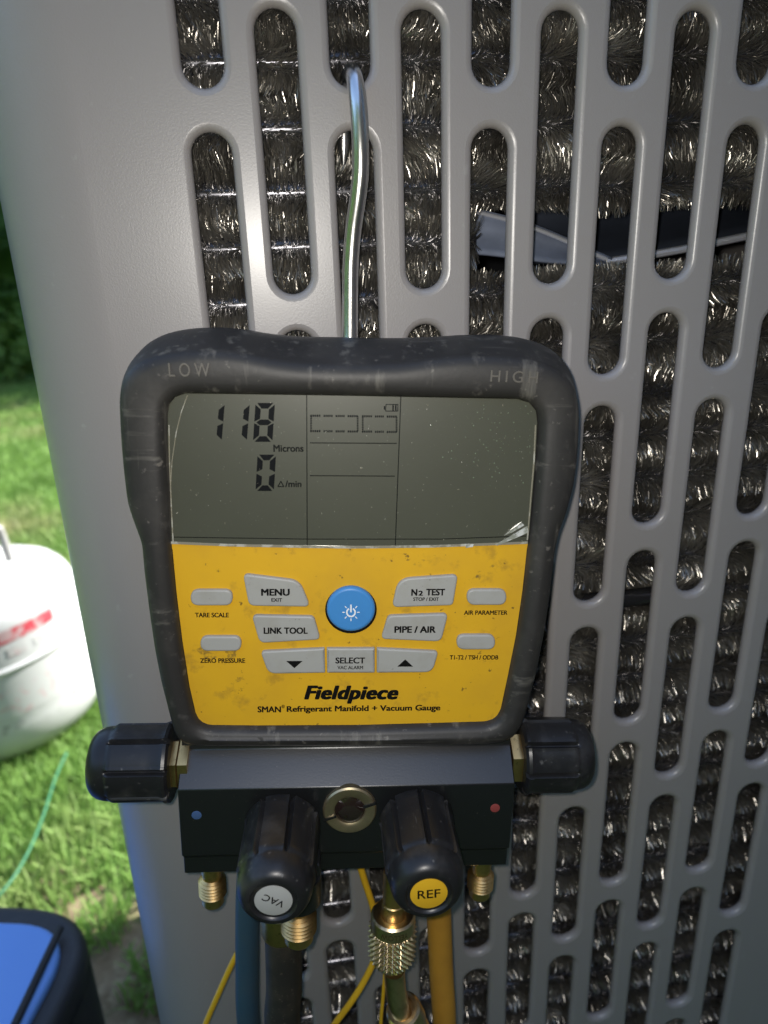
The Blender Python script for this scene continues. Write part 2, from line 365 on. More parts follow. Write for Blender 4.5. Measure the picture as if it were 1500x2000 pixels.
# bent corners, left and right, continuing the sheet round to the sides
def corner(bm, xb, sgn):
    n = 40; zs = np.linspace(UZ0, UZ1, 3); th = .0
    cols = []
    prof = [(xb + sgn * UR * math.sin(q), UR - UR * math.cos(q)) for q in np.linspace(0, PI / 2, n)] + [(xb + sgn * UR, UR + (UD - 2 * UR) * k / 4) for k in range(1, 5)]
    for x, y in prof: cols.append([bm.verts.new((x, y, z)) for z in zs])
    for a, b in zip(cols, cols[1:]):
        for i in range(2):
            q = (a[i], b[i], b[i + 1], a[i + 1]); bm.faces.new(q if sgn > 0 else q[::-1])
corner(bm, UX0, -1); corner(bm, UX1, 1)
bm.to_mesh(me); bm.free()
pnl = link('louver_panel', me, M_panel, unit, angle=50, label='grey powder coated sheet with staggered vertical slots')
# back, top lid
v, f = box(((UX0 + UX1) / 2, UD - .045, (UZ0 + UZ1) / 2), (UX1 - UX0 + 2 * UR - .004, .004, UZ1 - UZ0)); obj('back_panel', v, f, M_panel, unit, angle=0)
lid = rounded([(UX0 - UR - .01, -.012), (UX1 + UR + .01, -.012), (UX1 + UR + .01, UD - .03), (UX0 - UR - .01, UD - .03)], .055)
me = slab2d([lid], .012, .006); me.transform(Matrix.Translation((0, 0, UZ1 + .018))); link('top_lid', me, M_panel, unit)
# inside: dark liner, fan hub and blades
v, f = join([box(((UX0 + UX1) / 2, UD - .06, .58), (UX1 - UX0 + .04, .003, .98))]); obj('inner_wall', v, f, M_inside, unit, angle=0)

# spine-fin coil: tubes wound round the unit, each bristling with radial aluminium spines
TY, TP, SR = .0215, .0212, .0113
TR_ = .030
def path(s):                                     # along the tube: straight across the front, then round the corner
    s = np.atleast_1d(np.asarray(s, float)); q = np.clip(-s / TR_, 0, PI / 2); e = np.maximum(0, -s - TR_ * PI / 2)
    f = s > 0
    c = np.stack([np.where(f, -.012 + s, -.012 - TR_ * np.sin(q)), np.where(f, TY, TY + TR_ - TR_ * np.cos(q) + e), 0 * s], 1)
    return c, np.stack([np.cos(q), -np.sin(q), 0 * s], 1), np.stack([-np.sin(q), -np.cos(q), 0 * s], 1)
def spines(seed, s0, s1, dens, trim=0):
    r = np.random.default_rng(seed); n = int((s1 - s0) * 1000 * dens)
    s = r.uniform(s0, s1, n); th = r.uniform(-2.2, 2.2, n)           # 0 faces the viewer, +90 deg is up
    ph = r.uniform(0, 6, 12)
    lean = .45 * np.sin(s * 105 + th * 1.3 + ph[0]) + .34 * np.sin(s * 61 - th * 2.2 + ph[1]) + .22 * np.sin(s * 233 + th * 3 + ph[2])
    lean *= .25 + .75 * (np.sin(s * 19 + ph[3]) > -.1)
    lean += r.normal(0, .16, n)
    dth = .22 * np.sin(s * 140 + ph[4]) * np.sin(th * 2 + ph[5]) + r.normal(0, .10, n)
    L = SR * r.uniform(.82, 1.10, n) * (1 + .10 * np.sin(s * 50 + th + ph[6]))
    if trim: L = np.where((s > GX - .004) & (th * trim > .5), L * (.80 - .1 * np.sin(s * 70)), L)
    w = (r.uniform(.00010, .00022, n) * np.where(r.random(n) < .10, 2.0, 1))[:, None]
    c, t, out = path(s); up = np.array([[0, 0, 1.]])
    C = lambda a: (np.cos(a)[:, None] * out + np.sin(a)[:, None] * up)
    d0 = C(th); d1 = C(th + dth) + t * lean[:, None]; d1 /= np.linalg.norm(d1, axis=1)[:, None]
    tw = r.normal(0, .9, n)[:, None]; side = np.cos(tw) * t + np.sin(tw) * np.cross(d0, t)
    l = (L - .004)[:, None]
    b = c + d0 * .0042; m = b + (d0 + d1) * .5 * l * .55; e = b + d1 * l + d0 * .001
    V = np.stack([b - side * w, b + side * w, m + side * w, m - side * w, e + side * w * .5, e - side * w * .5], 1).reshape(-1, 3)
    q4 = (np.arange(n)[:, None] * 6 + np.array([[0, 1, 2, 3, 3, 2, 4, 5]])).reshape(-1).astype(np.int32)
    me = bpy.data.meshes.new('fin_spines'); me.vertices.add(len(V)); me.vertices.foreach_set('co', V.ravel())
    me.loops.add(len(q4)); me.loops.foreach_set('vertex_index', q4); me.polygons.add(len(q4) // 4)
    me.polygons.foreach_set('loop_start', np.arange(0, len(q4), 4, dtype=np.int32)); me.update(calc_edges=True)
    me.materials.append(M_spine); return me
S0, S1 = -.10, UX1 + .012 - .0
def tube_mesh(s0, s1):
    k = int((s1 - s0) / .012) + 2
    v, f = tube(list(path(np.linspace(s0, s1, k))[0]), .0045, 12, 1); m = mesh('coil_tube', v, f); m.materials.append(M_tube); m.shade_smooth(); return m
GX = pan(925, 450, TY)[0] + .012                 # where the coil is torn open, as path length
variants = [spines(11 + i, S0, S1, 46) for i in range(4)]
trim_up, trim_dn = spines(21, S0, S1, 46, 1), spines(22, S0, S1, 46, -1)
part_l = spines(31, S0, GX, 46)
bx0, bx1 = pan(1135, 1150, TY)[0] + .012, pan(1290, 1150, TY)[0] + .012
part_bare = spines(32, S0, bx0, 46); part_bare2 = spines(33, bx1, S1, 46)
full_t = tube_mesh(S0, S1); half_t = tube_mesh(S0, GX)
zref = pan(830, 243, TY - .008)[2]
gap_z = pan(1150, 462, TY)[2]; bare_z = pan(1215, 1148, TY)[2]
n_t = 0
for layer in (0, 1):
    k0 = math.ceil((UZ0 + .03 - zref) / TP); k1 = math.floor((UZ1 - .02 - zref) / TP)
    for k in range(k0, k1 + 1):
        z = zref + k * TP + layer * TP / 2 + .0012 * math.sin(k * 1.7)
        gap = abs(z - gap_z) < TP * (.5 if layer == 0 else .8)
        bare = layer == 0 and abs(z - bare_z) < TP / 2
        o = bpy.data.objects.new('coil_tube', half_t if gap else full_t); col.objects.link(o); o.parent = unit
        o.location = (0, layer * .019 + .0012 * math.sin(k * 2.9), z + .0008 * math.sin(k * 5.3)); o.rotation_euler.y = -.006 * math.sin(k * 1.3) - .003; n_t += 1
        sets = [part_l] if gap else ([part_bare, part_bare2] if bare else [variants[(k * 3 + layer) % 4]])
        if not gap and 0 < gap_z - z < TP * 1.5: sets = [trim_up]
        if not gap and 0 < z - gap_z < TP * 1.5: sets = [trim_dn]
        for sm in sets:
            c = bpy.data.objects.new('fin_spines', sm); col.objects.link(c); c.parent = o; c['kind'] = 'stuff'
            if not gap and not bare and sm in variants: c.scale = (1, 1, 1 if k % 2 else -1)
# fan blade seen through the torn coil
def blade():
    def sheet(name, a, b, bulge, m, parent):
        A, B = spline(a, 10), spline(b, 10); n = len(A); V = []
        for p, q in zip(A, B):
            for k in range(7): t = k / 6; V.append(p * (1 - t) + q * t + np.array([0, bulge * math.sin(PI * t), 0]))
        F = [(i * 7 + k, i * 7 + k + 1, (i + 1) * 7 + k + 1, (i + 1) * 7 + k) for i in range(n - 1) for k in range(6)]
        o = obj(name, V, F, m, parent, angle=60); s = o.modifiers.new('thickness', 'SOLIDIFY'); s.thickness = .0012; return o
    lo = [pan(1000, 508, .040), pan(1180, 512, .036), pan(1330, 487, .036), pan(1500, 452, .038), pan(1600, 425, .04)]
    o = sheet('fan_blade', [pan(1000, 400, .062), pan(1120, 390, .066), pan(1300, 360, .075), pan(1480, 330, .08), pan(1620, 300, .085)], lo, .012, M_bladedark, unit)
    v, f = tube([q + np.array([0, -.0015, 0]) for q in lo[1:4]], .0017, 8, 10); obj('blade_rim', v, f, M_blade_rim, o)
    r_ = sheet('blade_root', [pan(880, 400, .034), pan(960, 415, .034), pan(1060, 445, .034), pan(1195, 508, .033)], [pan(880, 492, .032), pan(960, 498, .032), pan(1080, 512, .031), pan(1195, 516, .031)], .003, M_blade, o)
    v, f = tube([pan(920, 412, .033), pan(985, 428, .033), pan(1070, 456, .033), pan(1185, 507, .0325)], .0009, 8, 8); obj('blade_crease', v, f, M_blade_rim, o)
blade()

# ------------------------------------------------------------------ the gauge: local frame u right, w up, h to the viewer
ex = np.array([22250., 108, FPX]); ex /= np.linalg.norm(ex)
ed = np.array([-151., 4900, FPX]); ed -= ex * (ex @ ed); ed /= np.linalg.norm(ed)
tow = lambda v: v[0] * AX + v[1] * AY + v[2] * AZ
EX, EU = tow(ex), -tow(ed); EH = np.cross(EX, EU)
HD = .2622
HO = CAM + ray(690, 1080) * HD
head = empty('digital_manifold_gauge', label='rugged black and yellow digital refrigerant manifold gauge reading 118 microns, hooked on the grey panel', cat='gauge')
head.matrix_world = Matrix(((EX[0], EU[0], EH[0], HO[0]), (EX[1], EU[1], EH[1], HO[1]), (EX[2], EU[2], EH[2], HO[2]), (0, 0, 0, 1)))
def H(px, py, h=0.0):
    d = ray(px, py); k = (h - (CAM - HO) @ EH) / (d @ EH); P = CAM + k * d - HO
    return np.array([P @ EX, P @ EU, h])
def world_of(u): return HO + u[0] * EX + u[1] * EU + u[2] * EH
def local_of(P): P = np.array(P) - HO; return np.array([P @ EX, P @ EU, P @ EH])
PXM = HD / FPX                                  # metres per pixel near the face

def polar(poly, c, n=288, sm=2):
    P = [np.array(p[:2]) - c for p in poly]; out = []
    for k in range(n):
        q = 2 * PI * k / n; d = np.array([math.cos(q), math.sin(q)]); best = 0
        for a, b in zip(P, P[1:] + P[:1]):
            e = b - a; det = d[0] * -e[1] + d[1] * e[0]
            if abs(det) < 1e-12: continue
            t = (a[0] * -e[1] + a[1] * e[0]) / det; s = (d[0] * a[1] - d[1] * a[0]) / det
            if t > 0 and -1e-6 <= s <= 1 + 1e-6: best = max(best, t)
        out.append(best)
    r = np.array(out)
    for _ in range(sm): r = (np.roll(r, 1) + 2 * r + np.roll(r, -1)) / 4
    q = 2 * PI * np.arange(n) / n
    return np.stack([r * np.cos(q), r * np.sin(q)], 1)
front_px = [(231, 800), (231, 768), (238, 742), (254, 718), (280, 700), (318, 688), (370, 681), (430, 680), (480, 686), (525, 697), (580, 704), (650, 707), (720, 708),
            (790, 705), (845, 697), (900, 692), (960, 692), (1020, 696), (1070, 708), (1105, 728), (1124, 755), (1133, 790), (1134, 820), (1131, 890), (1123, 950), (1110, 1000),
            (1094, 1042), (1086, 1080), (1081, 1120), (1074, 1180), (1065, 1240), (1051, 1310), (1036, 1370), (1024, 1410), (1011, 1437), (985, 1452), (940, 1456),
            (700, 1459), (400, 1459), (362, 1457), (345, 1445), (336, 1425), (326, 1385), (313, 1335), (301, 1274), (290, 1200), (280, 1120), (275, 1064), (261, 1027), (247, 986), (239, 919), (234, 859)]
back_px = [(236, 800), (234, 760), (240, 730), (262, 695), (300, 662), (335, 648), (380, 641), (430, 640), (480, 644), (520, 652), (580, 658), (650, 659), (720, 661),
           (790, 661), (845, 659), (900, 655), (960, 654), (1015, 659), (1060, 672), (1096, 694), (1118, 722), (1128, 770)]
inner_px = [(327, 810), (330, 790), (342, 775), (362, 768), (500, 770), (700, 773), (900, 777), (1010, 779), (1034, 786), (1047, 802), (1050, 825), (1046, 900), (1040, 970), (1034, 1040), (1029, 1075),
            (1021, 1150), (1008, 1240), (992, 1320), (978, 1385), (968, 1403), (948, 1409), (850, 1412), (700, 1416), (500, 1417), (408, 1416), (390, 1408), (382, 1392), (370, 1340), (356, 1250), (345, 1160), (337, 1075), (331, 950), (327, 860)]
cpt = H(680, 1070)[:2]
front = polar([H(x, y, 0) for x, y in front_px], cpt)
inner = polar([H(x, y, -.002) for x, y in inner_px], cpt, sm=1)
TB = -.038
tops = [H(x, y, TB * .55) for x, y in back_px]
bp = polar(tops + [H(1120, 900, TB * .55), H(1050, 1300, TB * .55), H(1000, 1440, TB * .55), H(370, 1440, TB * .55), H(300, 1250, TB * .55), H(245, 900, TB * .55)], cpt)
def offs(P, d):
    t = np.roll(P, -2, 0) - np.roll(P, 2, 0); t /= np.linalg.norm(t, axis=1)[:, None]
    return P + np.stack([t[:, 1], -t[:, 0]], 1) * d
q = 2 * PI * np.arange(288) / 288
topw = np.clip((np.sin(q) - .35) / .35, 0, 1)[:, None]     # 1 along the top edge
mid = bp * topw + offs(front, .0005) * (1 - topw)
rings = [(offs(inner, -.0002), -.0045), (offs(inner, .0004), -.0010), (offs(inner, .0012), .0006), (offs(inner, .0026), .0016), (offs(inner, .0040), .0020),
         (.6 * offs(inner, .004) + .4 * offs(front, -.004), .0023), (offs(front, -.0042), .0022), (offs(front, -.0022), .0016), (offs(front, -.0008), .0004), (front, -.0018)]
for k in range(1, 6):
    t = k / 5; e = math.sin(t * PI / 2)
    rings.append((front * (1 - e) + mid * e, -.0018 + t * (TB * .55 + .0018)))
rings += [(mid, TB * .62), (offs(mid, -.002), TB * .85), (offs(mid, -.006), TB)]
V, F = [], []
for P, h in rings:
    for p in P: V.append((p[0] + cpt[0], p[1] + cpt[1], h))
n = 288
for i in range(len(rings) - 1):
    for k in range(n): F.append((i * n + k, (i + 1) * n + k, (i + 1) * n + (k + 1) % n, i * n + (k + 1) % n))
F.append(tuple((len(rings) - 1) * n + k for k in range(n))[::-1])
boot = obj('rubber_boot', V, F, M_rubber, head, angle=60, label='scuffed black rubber guard with LOW and HIGH moulded in its top')

def plate(name, poly_px, h, thick, bevel, m, radii=0, parent=head, **k):
    """raised piece on the face: outline in photograph pixels, front at height h"""
    P = [H(x, y, h)[:2] for x, y in poly_px]
    if not isinstance(radii, (int, float)) or radii: P = rounded(P, [r * PXM for r in radii] if hasattr(radii, '__len__') else radii * PXM)
    me = slab2d([P], max(thick / 2 - bevel, 1e-5), bevel)
    me.transform(Matrix.Translation((0, 0, h - thick / 2)))
    return link(name, me, m, parent, angle=40, **k)
FH = -.0022                                      # face of the yellow plate
edge_l = [(334, 1062), (450, 1067), (600, 1070), (700, 1071), (850, 1069), (1031, 1062)]
low = [p for p in inner_px if p[1] > 1070]
fp = plate('faceplate', edge_l + low, FH, .002, .0001, M_yellow, label='yellow printed faceplate')
up = [p for p in inner_px if p[1] < 1060]
i0 = up.index((327, 810)); 
lcd_poly = [(333, 950), (329, 860), (328, 810)] + [p for p in up if p[1] < 800 or (p[0] > 1000)]
lcd_poly = [(332, 950), (327, 860), (327, 810), (330, 790), (342, 775), (362, 768), (500, 770), (700, 773), (900, 777), (1010, 779), (1034, 786), (1047, 802), (1050, 825), (1046, 900), (1040, 970), (1034, 1040)] + edge_l[::-1]
lcd = plate('display_screen', lcd_poly, FH + .0006, .0022, .0002, M_lcd, label='grey green liquid crystal display reading 118 microns')
LH = FH + .0006 + .00006
# bright lower rim of the lens and thin rim lines at both sides
def strip(pts, w, h, t=.0003):
    P = [H(x, y, h)[:2] for x, y in pts]; L, R2 = [], []
    for i, p in enumerate(P):
        a = P[max(i - 1, 0)]; b = P[min(i + 1, len(P) - 1)]; d = (b - a) / np.linalg.norm(b - a); nn = np.array([-d[1], d[0]]) * w * PXM / 2
        L.append(p + nn); R2.append(p - nn)
    P2 = L + R2[::-1]; V = [(p[0], p[1], h) for p in P2] + [(p[0], p[1], h - t) for p in P2]; m = len(P); F = []
    for i in range(m - 1):
        F.append((i, 2 * m - 1 - i, 2 * m - 2 - i, i + 1))
    for i in range(2 * m): j = (i + 1) % (2 * m); F.append((i, j, j + 2 * m, i + 2 * m))
    return V, F
v, f = strip([(x, y - 2) for x, y in edge_l], 5, LH + .0001); obj('lens_edge', v, f, M_lcd_edge, lcd, angle=0)
v, f = strip([(1046, 830), (1043, 900), (1037, 970), (1030, 1055)], 2.5, LH + .0001); obj('lens_edge', v, f, M_lcd_edge, lcd, angle=0)
v, f = strip([(330, 830), (331, 900), (335, 1000), (338, 1058)], 2, LH + .0001); obj('lens_edge', v, f, M_lcd_edge, lcd, angle=0)
v, f = strip([(336, 1049), (600, 1053), (860, 1053), (1028, 1047)], 1.6, LH + .00002); obj('lens_line', v, f, M_lcdline, lcd, angle=0)

def flat(polys, h, t=.00004):
    parts = []
    for P in polys:
        L = [H(x, y, h) for x, y in P]; n = len(L)
        V = [tuple(p) for p in L] + [(p[0], p[1], h - t) for p in L]
        F = [tuple(range(n))] + [(i, (i + 1) % n, (i + 1) % n + n, i + n) for i in range(n)]
        parts.append((V, F))
    return join(parts)
# seven-segment digits
def digit(x0, y0, w, hh, segs, slant, t=11, g=1.6):
    def T(x, y): return (x0 + x * w + (1 - y) * slant - 0, y0 + y * hh)
    tx, ty = t / w, t / hh; gx, gy = g / w, g / hh; out = []
    if 'a' in segs: out.append([T(gx * 2, 0), T(1 - gx * 2, 0), T(1 - tx - gx, ty), T(tx + gx, ty)])
    if 'd' in segs: out.append([T(gx * 2, 1), T(1 - gx * 2, 1), T(1 - tx - gx, 1 - ty), T(tx + gx, 1 - ty)])
    if 'g' in segs: out.append([T(gx * 2.5, .5), T(tx, .5 - ty / 2), T(1 - tx, .5 - ty / 2), T(1 - gx * 2.5, .5), T(1 - tx, .5 + ty / 2), T(tx, .5 + ty / 2)])
    if 'f' in segs: out.append([T(0, gy * 2), T(tx, ty + gy), T(tx, .5 - ty / 2 - gy), T(0, .5 - gy)])
    if 'e' in segs: out.append([T(0, 1 - gy * 2), T(tx, 1 - ty - gy), T(tx, .5 + ty / 2 + gy), T(0, .5 + gy)])
    if 'b' in segs: out.append([T(1, gy * 2), T(1 - tx, ty + gy), T(1 - tx, .5 - ty / 2 - gy), T(1, .5 - gy)])
    if 'c' in segs: out.append([T(1, 1 - gy * 2), T(1 - tx, 1 - ty - gy), T(1 - tx, .5 + ty / 2 + gy), T(1, .5 + gy)])
    return out
def seg_digit(*a, **k):
    v, f = flat(digit(*a, **k), LH); obj('display_digit', v, f, M_lcdink, lcd, angle=0)
seg_digit(397, 788, 36, 74, 'bc', 6); seg_digit(446, 788, 36, 74, 'bc', 6); seg_digit(494, 787, 38, 76, 'abcdefg', 5)
seg_digit(499, 888, 36, 71, 'abcdef', 4)
def rline(x0, y0, x1, y1, w):
    d = np.array([x1 - x0, y1 - y0], float); d /= np.linalg.norm(d); nn = np.array([-d[1], d[0]]) * w / 2
    a, b = np.array([x0, y0]), np.array([x1, y1]); return [tuple(a - nn), tuple(b - nn), tuple(b + nn), tuple(a + nn)]
L = [rline(599, 771, 600, 1068, 1.8), rline(783, 773, 772, 1068, 1.8), rline(605, 865, 775, 866, 1.8), rline(605, 929, 771, 930, 1.8)]
v, f = flat(L, LH); obj('divider_lines', v, f, M_lcdline, lcd, angle=0)
L = []
def dashed(x0, y0, x1, y1, tilt=0):
    for (a, b, c, d) in ((x0, y0, x1, y0 + tilt), (x0, y1, x1, y1 + tilt)):
        n = int(round((x1 - x0) / 25)); s = (x1 - x0) / n
        for i in range(n):
            m = 5; u0 = a + i * s + (0 if i == 0 else 2.5); u1 = a + (i + 1) * s - (0 if i == n - 1 else 2.5)
            for j in range(m):
                p = u0 + (u1 - u0) * j / m; r = u0 + (u1 - u0) * (j + .72) / m; L.append(rline(p, b + tilt * i / n, r, b + tilt * i / n, 4))
    for x in (x0 + 1.5, x1 - 1.5):
        for j in range(9):
            y = y0 + (y1 - y0) * j / 9 + 1; L.append(rline(x, y, x, y + (y1 - y0) / 13, 3.4))
dashed(606, 812, 700, 842, 1); dashed(707, 813, 776, 843, 1)
v, f = flat(L, LH); obj('dotted_frame', v, f, M_lcdink, lcd, angle=0)
L = [rline(753, 790, 778, 790, 1.5), rline(753, 803, 777, 803, 1.5), rline(754, 790, 753, 803, 1.5), rline(777, 790, 777, 803, 1.5), rline(751, 793, 751, 800, 2.5), rline(768, 791, 767.5, 802, 2.8), rline(773, 791, 773, 802, 2.8)]
v, f = flat(L, LH + .00001); obj('battery_symbol', v, f, M_lcdink, lcd, angle=0)
v, f = flat([[(543, 951), (548.5, 939), (554, 951)], ], LH); 
def ring_poly(outer, inn): return outer, inn
v1, f1 = flat([rline(543, 950, 548.5, 940, 2.2), rline(548.5, 940, 554, 950, 2.2), rline(542, 950.3, 555, 950.3, 2)], LH); obj('delta_symbol', v1, f1, M_lcdline, lcd, angle=0)

# lettering
def text_mesh(s, bold=.0, shear=0., space=1.):
    cu = bpy.data.curves.new('t', 'FONT'); cu.body = s; cu.size = 1; cu.offset = bold; cu.shear = shear; cu.space_character = space; cu.resolution_u = 4
    o = bpy.data.objects.new('t', cu); col.objects.link(o); me = bpy.data.meshes.new_from_object(o)
    bpy.data.objects.remove(o); bpy.data.curves.remove(cu); return me
_cap = text_mesh('H'); CAPH = max(v.co.y for v in _cap.vertices)
def text(s, x0, x1, y0, y1, h, m, parent, bold=.012, shear=0., space=1., y0r=None, extr=0., name='lettering'):
    """capital tops at y0, baseline at y1 (left end), width x0..x1, all in photograph pixels"""
    me = text_mesh(s, 0, shear, space)
    xs = [v.co.x for v in me.vertices]; a, b = min(xs), max(xs)
    P0, P1 = H(x0, y1, h), H(x1, y1 if y0r is None else y0r, h); Pt = H(x0, y0, h)
    U = (P1 - P0)[:2]; W_ = np.array([-U[1], U[0]]) / np.linalg.norm(U) * np.linalg.norm((Pt - P0)[:2])
    bw = bold * 2.1
    for v in me.vertices:
        u, w = (v.co.x - a + bw) / (b - a + 2 * bw), v.co.y / CAPH
        q = P0[:2] + U * u + W_ * w; v.co = (q[0], q[1], h)
    if bold:                                     # heavier strokes: the same print laid on again a hair to each side
        dx = U / (b - a + 2 * bw) * bw; dy = W_ / CAPH * bw * .6
        bm = bmesh.new(); bm.from_mesh(me); base = bm.faces[:]
        for i, (sx, sy) in enumerate(((1, .8), (1, -.8), (-1, .8), (-1, -.8), (0, 1), (0, -1))):
            g = bmesh.ops.duplicate(bm, geom=base)
            for e in g['geom']:
                if isinstance(e, bmesh.types.BMVert): e.co += Vector((dx[0] * sx + dy[0] * sy, dx[1] * sx + dy[1] * sy, 3e-6 * (i + 1)))
        bm.to_mesh(me); bm.free()
    if extr:
        bm = bmesh.new(); bm.from_mesh(me); g = bmesh.ops.extrude_face_region(bm, geom=bm.faces[:])
        for e in g['geom']:
            if isinstance(e, bmesh.types.BMVert): e.co.z += extr
        bm.normal_update(); bm.to_mesh(me); bm.free()
    return link(name, me, m, parent, angle=0)
text('Microns', 534, 593, 869, 882, LH, M_lcdline, lcd, bold=.015)
text('/min', 557, 589, 939, 951, LH, M_lcdline, lcd, bold=.015)
text('LOW', 331, 411, 709, 735, .0022, M_mould, boot, space=1.5, extr=.0006, bold=.0, )
text('HIGH', 957, 1049, 723, 745, .0022, M_mould, boot, space=1.4, y0r=748, extr=.0005, bold=.0)
PH = FH + .00004
text('TARE SCALE', 381, 447, 1197, 1205.5, PH, M_ink, fp, bold=.016)
text('ZERO PRESSURE', 391, 479, 1286, 1294.5, PH, M_ink, fp, bold=.016)
text('AIR PARAMETER', 906, 991, 1192.5, 1200.5, PH, M_ink, fp, bold=.016)
text('T1-T2 / TSH / ODDB', 878, 973, 1280, 1288, PH, M_ink, fp, bold=.016)
text('Fieldpiece', 594, 778, 1340, 1365, PH, M_ink, fp, bold=.026, shear=.24, space=1.06)
text('.', 778, 782, 1362, 1363, PH, M_ink, fp, bold=.02)
text('SMAN', 503, 549, 1380, 1391, PH, M_ink, fp, bold=.018)
text('®', 550, 556, 1377, 1383, PH, M_ink, fp, bold=.01)
text('Refrigerant Manifold + Vacuum Gauge', 560, 860, 1379.5, 1390, PH, M_ink, fp, bold=.018, y0r=1387)

# buttons
BH = FH + .0016
def button(name, poly, radii, label=None, m=M_btn):
    return plate(name, poly, BH, .003, .0007, m, radii, parent=head, label=label)
bm_ = button('button', [(474, 1121), (585, 1135), (606, 1186), (486, 1184)], (10, 34, 9, 14), 'grey button lettered MENU EXIT')
text('MENU', 510, 566, 1150.5, 1163, BH + .00005, M_ink, bm_, bold=.022); text('EXIT', 530, 551, 1168.5, 1175, BH + .00005, M_ink, bm_, bold=.014)
b2 = button('button', [(491, 1202), (613, 1204.5), (626, 1250), (507, 1257)], (10, 12, 9, 16), 'grey button lettered LINK TOOL')
text('LINK TOOL', 515, 601, 1226, 1237.5, BH + .00005, M_ink, b2, bold=.02)
b3 = button('button', [(778, 1131), (895, 1123), (885, 1183), (766, 1187)], (34, 10, 9, 10), 'grey button lettered N2 TEST STOP EXIT')
text('N', 803, 815, 1151, 1163, BH + .00005, M_ink, b3, bold=.022); text('2', 817, 826, 1154, 1163, BH + .00005, M_ink, b3, bold=.022)
text('TEST', 832, 869, 1150.5, 1162.5, BH + .00005, M_ink, b3, bold=.022); text('STOP / EXIT', 807, 857, 1167, 1173.5, BH + .00005, M_ink, b3, bold=.014)
b4 = button('button', [(758, 1203), (876, 1199), (862, 1254), (744, 1249)], (12, 10, 16, 9), 'grey button lettered PIPE/AIR')
text('PIPE / AIR', 770, 851, 1223.5, 1235.5, BH + .00005, M_ink, b4, bold=.02)
b5 = button('button', [(508, 1273), (634, 1267), (635, 1315), (524, 1317)], (9, 2, 2, 22), 'grey button with a down arrow')
v, f = flat([[(559, 1291), (591, 1291), (575, 1305)]], BH + .00005); obj('arrow_print', v, f, M_ink, b5, angle=0)
b6 = button('button', [(638, 1267), (732, 1267), (732, 1315), (639, 1315)], (2, 2, 2, 2), 'grey button lettered SELECT VAC ALARM')
text('SELECT', 655, 713, 1284.5, 1295.5, BH + .00005, M_ink, b6, bold=.016); text('VAC ALARM', 659, 709, 1300.5, 1307, BH + .00005, M_ink, b6, bold=.01)
b7 = button('button', [(736, 1267), (857, 1273), (845, 1314), (736, 1315)], (2, 9, 22, 2), 'grey button with an up arrow')
v, f = flat([[(776, 1302), (807, 1302), (791.5, 1288)]], BH + .00005); obj('arrow_print', v, f, M_ink, b7, angle=0)
for cx, cy, w, hh, lb in ((413, 1168, 82, 31, 'TARE SCALE'), (431, 1258, 80, 29, 'ZERO PRESSURE'), (951, 1167, 77, 31, 'AIR PARAMETER'), (930, 1255, 75, 29, 'T1-T2 TSH ODDB')):
    button('small_button', [(cx - w / 2, cy - hh / 2), (cx + w / 2, cy - hh / 2), (cx + w / 2, cy + hh / 2), (cx - w / 2, cy + hh / 2)], hh * .62, 'small blank oval grey button above ' + lb)
cir = lambda cx, cy, rx, ry=None, n=40: [(cx + rx * math.cos(2 * PI * k / n), cy - (ry or rx) * math.sin(2 * PI * k / n)) for k in range(n)]
pb = plate('power_button', cir(685.5, 1191, 47.5, 43.5), BH + .0006, .0036, .0012, M_blue, 0, label='round blue power button')
rim = plate('button_gasket', cir(685.5, 1191, 50.5, 46.5), FH + .0003, .001, .0002, M_ink, 0)
SH = BH + .0006 + .00005; cx, cy = 685.5, 1196
L = []
for k in range(24):
    a0, a1 = math.radians(118 + k * 304 / 24), math.radians(118 + (k + 1) * 304 / 24)
    L.append([(cx + r * math.cos(a), cy - r * math.sin(a)) for r, a in ((9.6, a0), (9.6, a1), (6.6, a1), (6.6, a0))])
L.append(rline(cx, 1181, cx, 1196, 3))
for a in (0, 45, 135, 180, 225, 270, 315):
    a = math.radians(a); L.append(rline(cx + 12 * math.cos(a), cy - 12 * math.sin(a), cx + 17 * math.cos(a), cy - 17 * math.sin(a), 1.8))
v, f = flat(L, SH); obj('power_symbol', v, f, M_white, pb, angle=0)
# cracked corner of the film, bubbles and scratches on the lens
v, f = flat([[(1030, 1028), (1032, 1040), (1005, 1052), (970, 1066), (975, 1060), (1000, 1046)], [(1018, 1020), (1024, 1026), (1000, 1040), (985, 1046), (1002, 1032)], [(908, 1064), (925, 1063), (924, 1068), (910, 1070)]], LH + .0004, .0003)
obj('peeling_film', v, f, M_film, lcd, angle=20)
P = []
for i in range(90):
    x = min(1035, max(800, random.gauss(965, 45))); y = random.gauss(855, 50)
    if y < 790 or y > 1000: continue
    r = random.uniform(.5, 1.7) * PXM; c = H(x, y, LH); V, F = lathe([(r, 0), (r * .75, r * .35), (r * .2, r * .5)], 7)
    P.append(([(c[0] + p[0], c[1] + p[1], c[2] + p[2]) for p in V], F))
v, f = join(P); obj('lens_bubbles', v, f, mat('clear_bubble', (.16, .19, .13), .12, 0, .8, coat=1, coat_r=.05), lcd, kind='stuff')
P = []
for i in range(75):
    x = random.uniform(345, 1025); y = random.uniform(785, 1055); a = random.uniform(0, PI); l = random.choice((1, 1, 1.4, 2, 4)) 
    P.append(rline(x, y, x + l * math.cos(a), y + l * math.sin(a), random.uniform(.7, 1.3)))
v, f = flat(P, LH + .00003); obj('lens_scratches', v, f, M_lcd_edge, lcd, angle=0, kind='stuff')
v, f = join([strip([(366, 772), (354, 805), (344, 845), (336, 900), (333, 950)], 1.5, LH + .00006, .00004)]); obj('lens_crack', v, f, M_lcd_edge, lcd, angle=0)

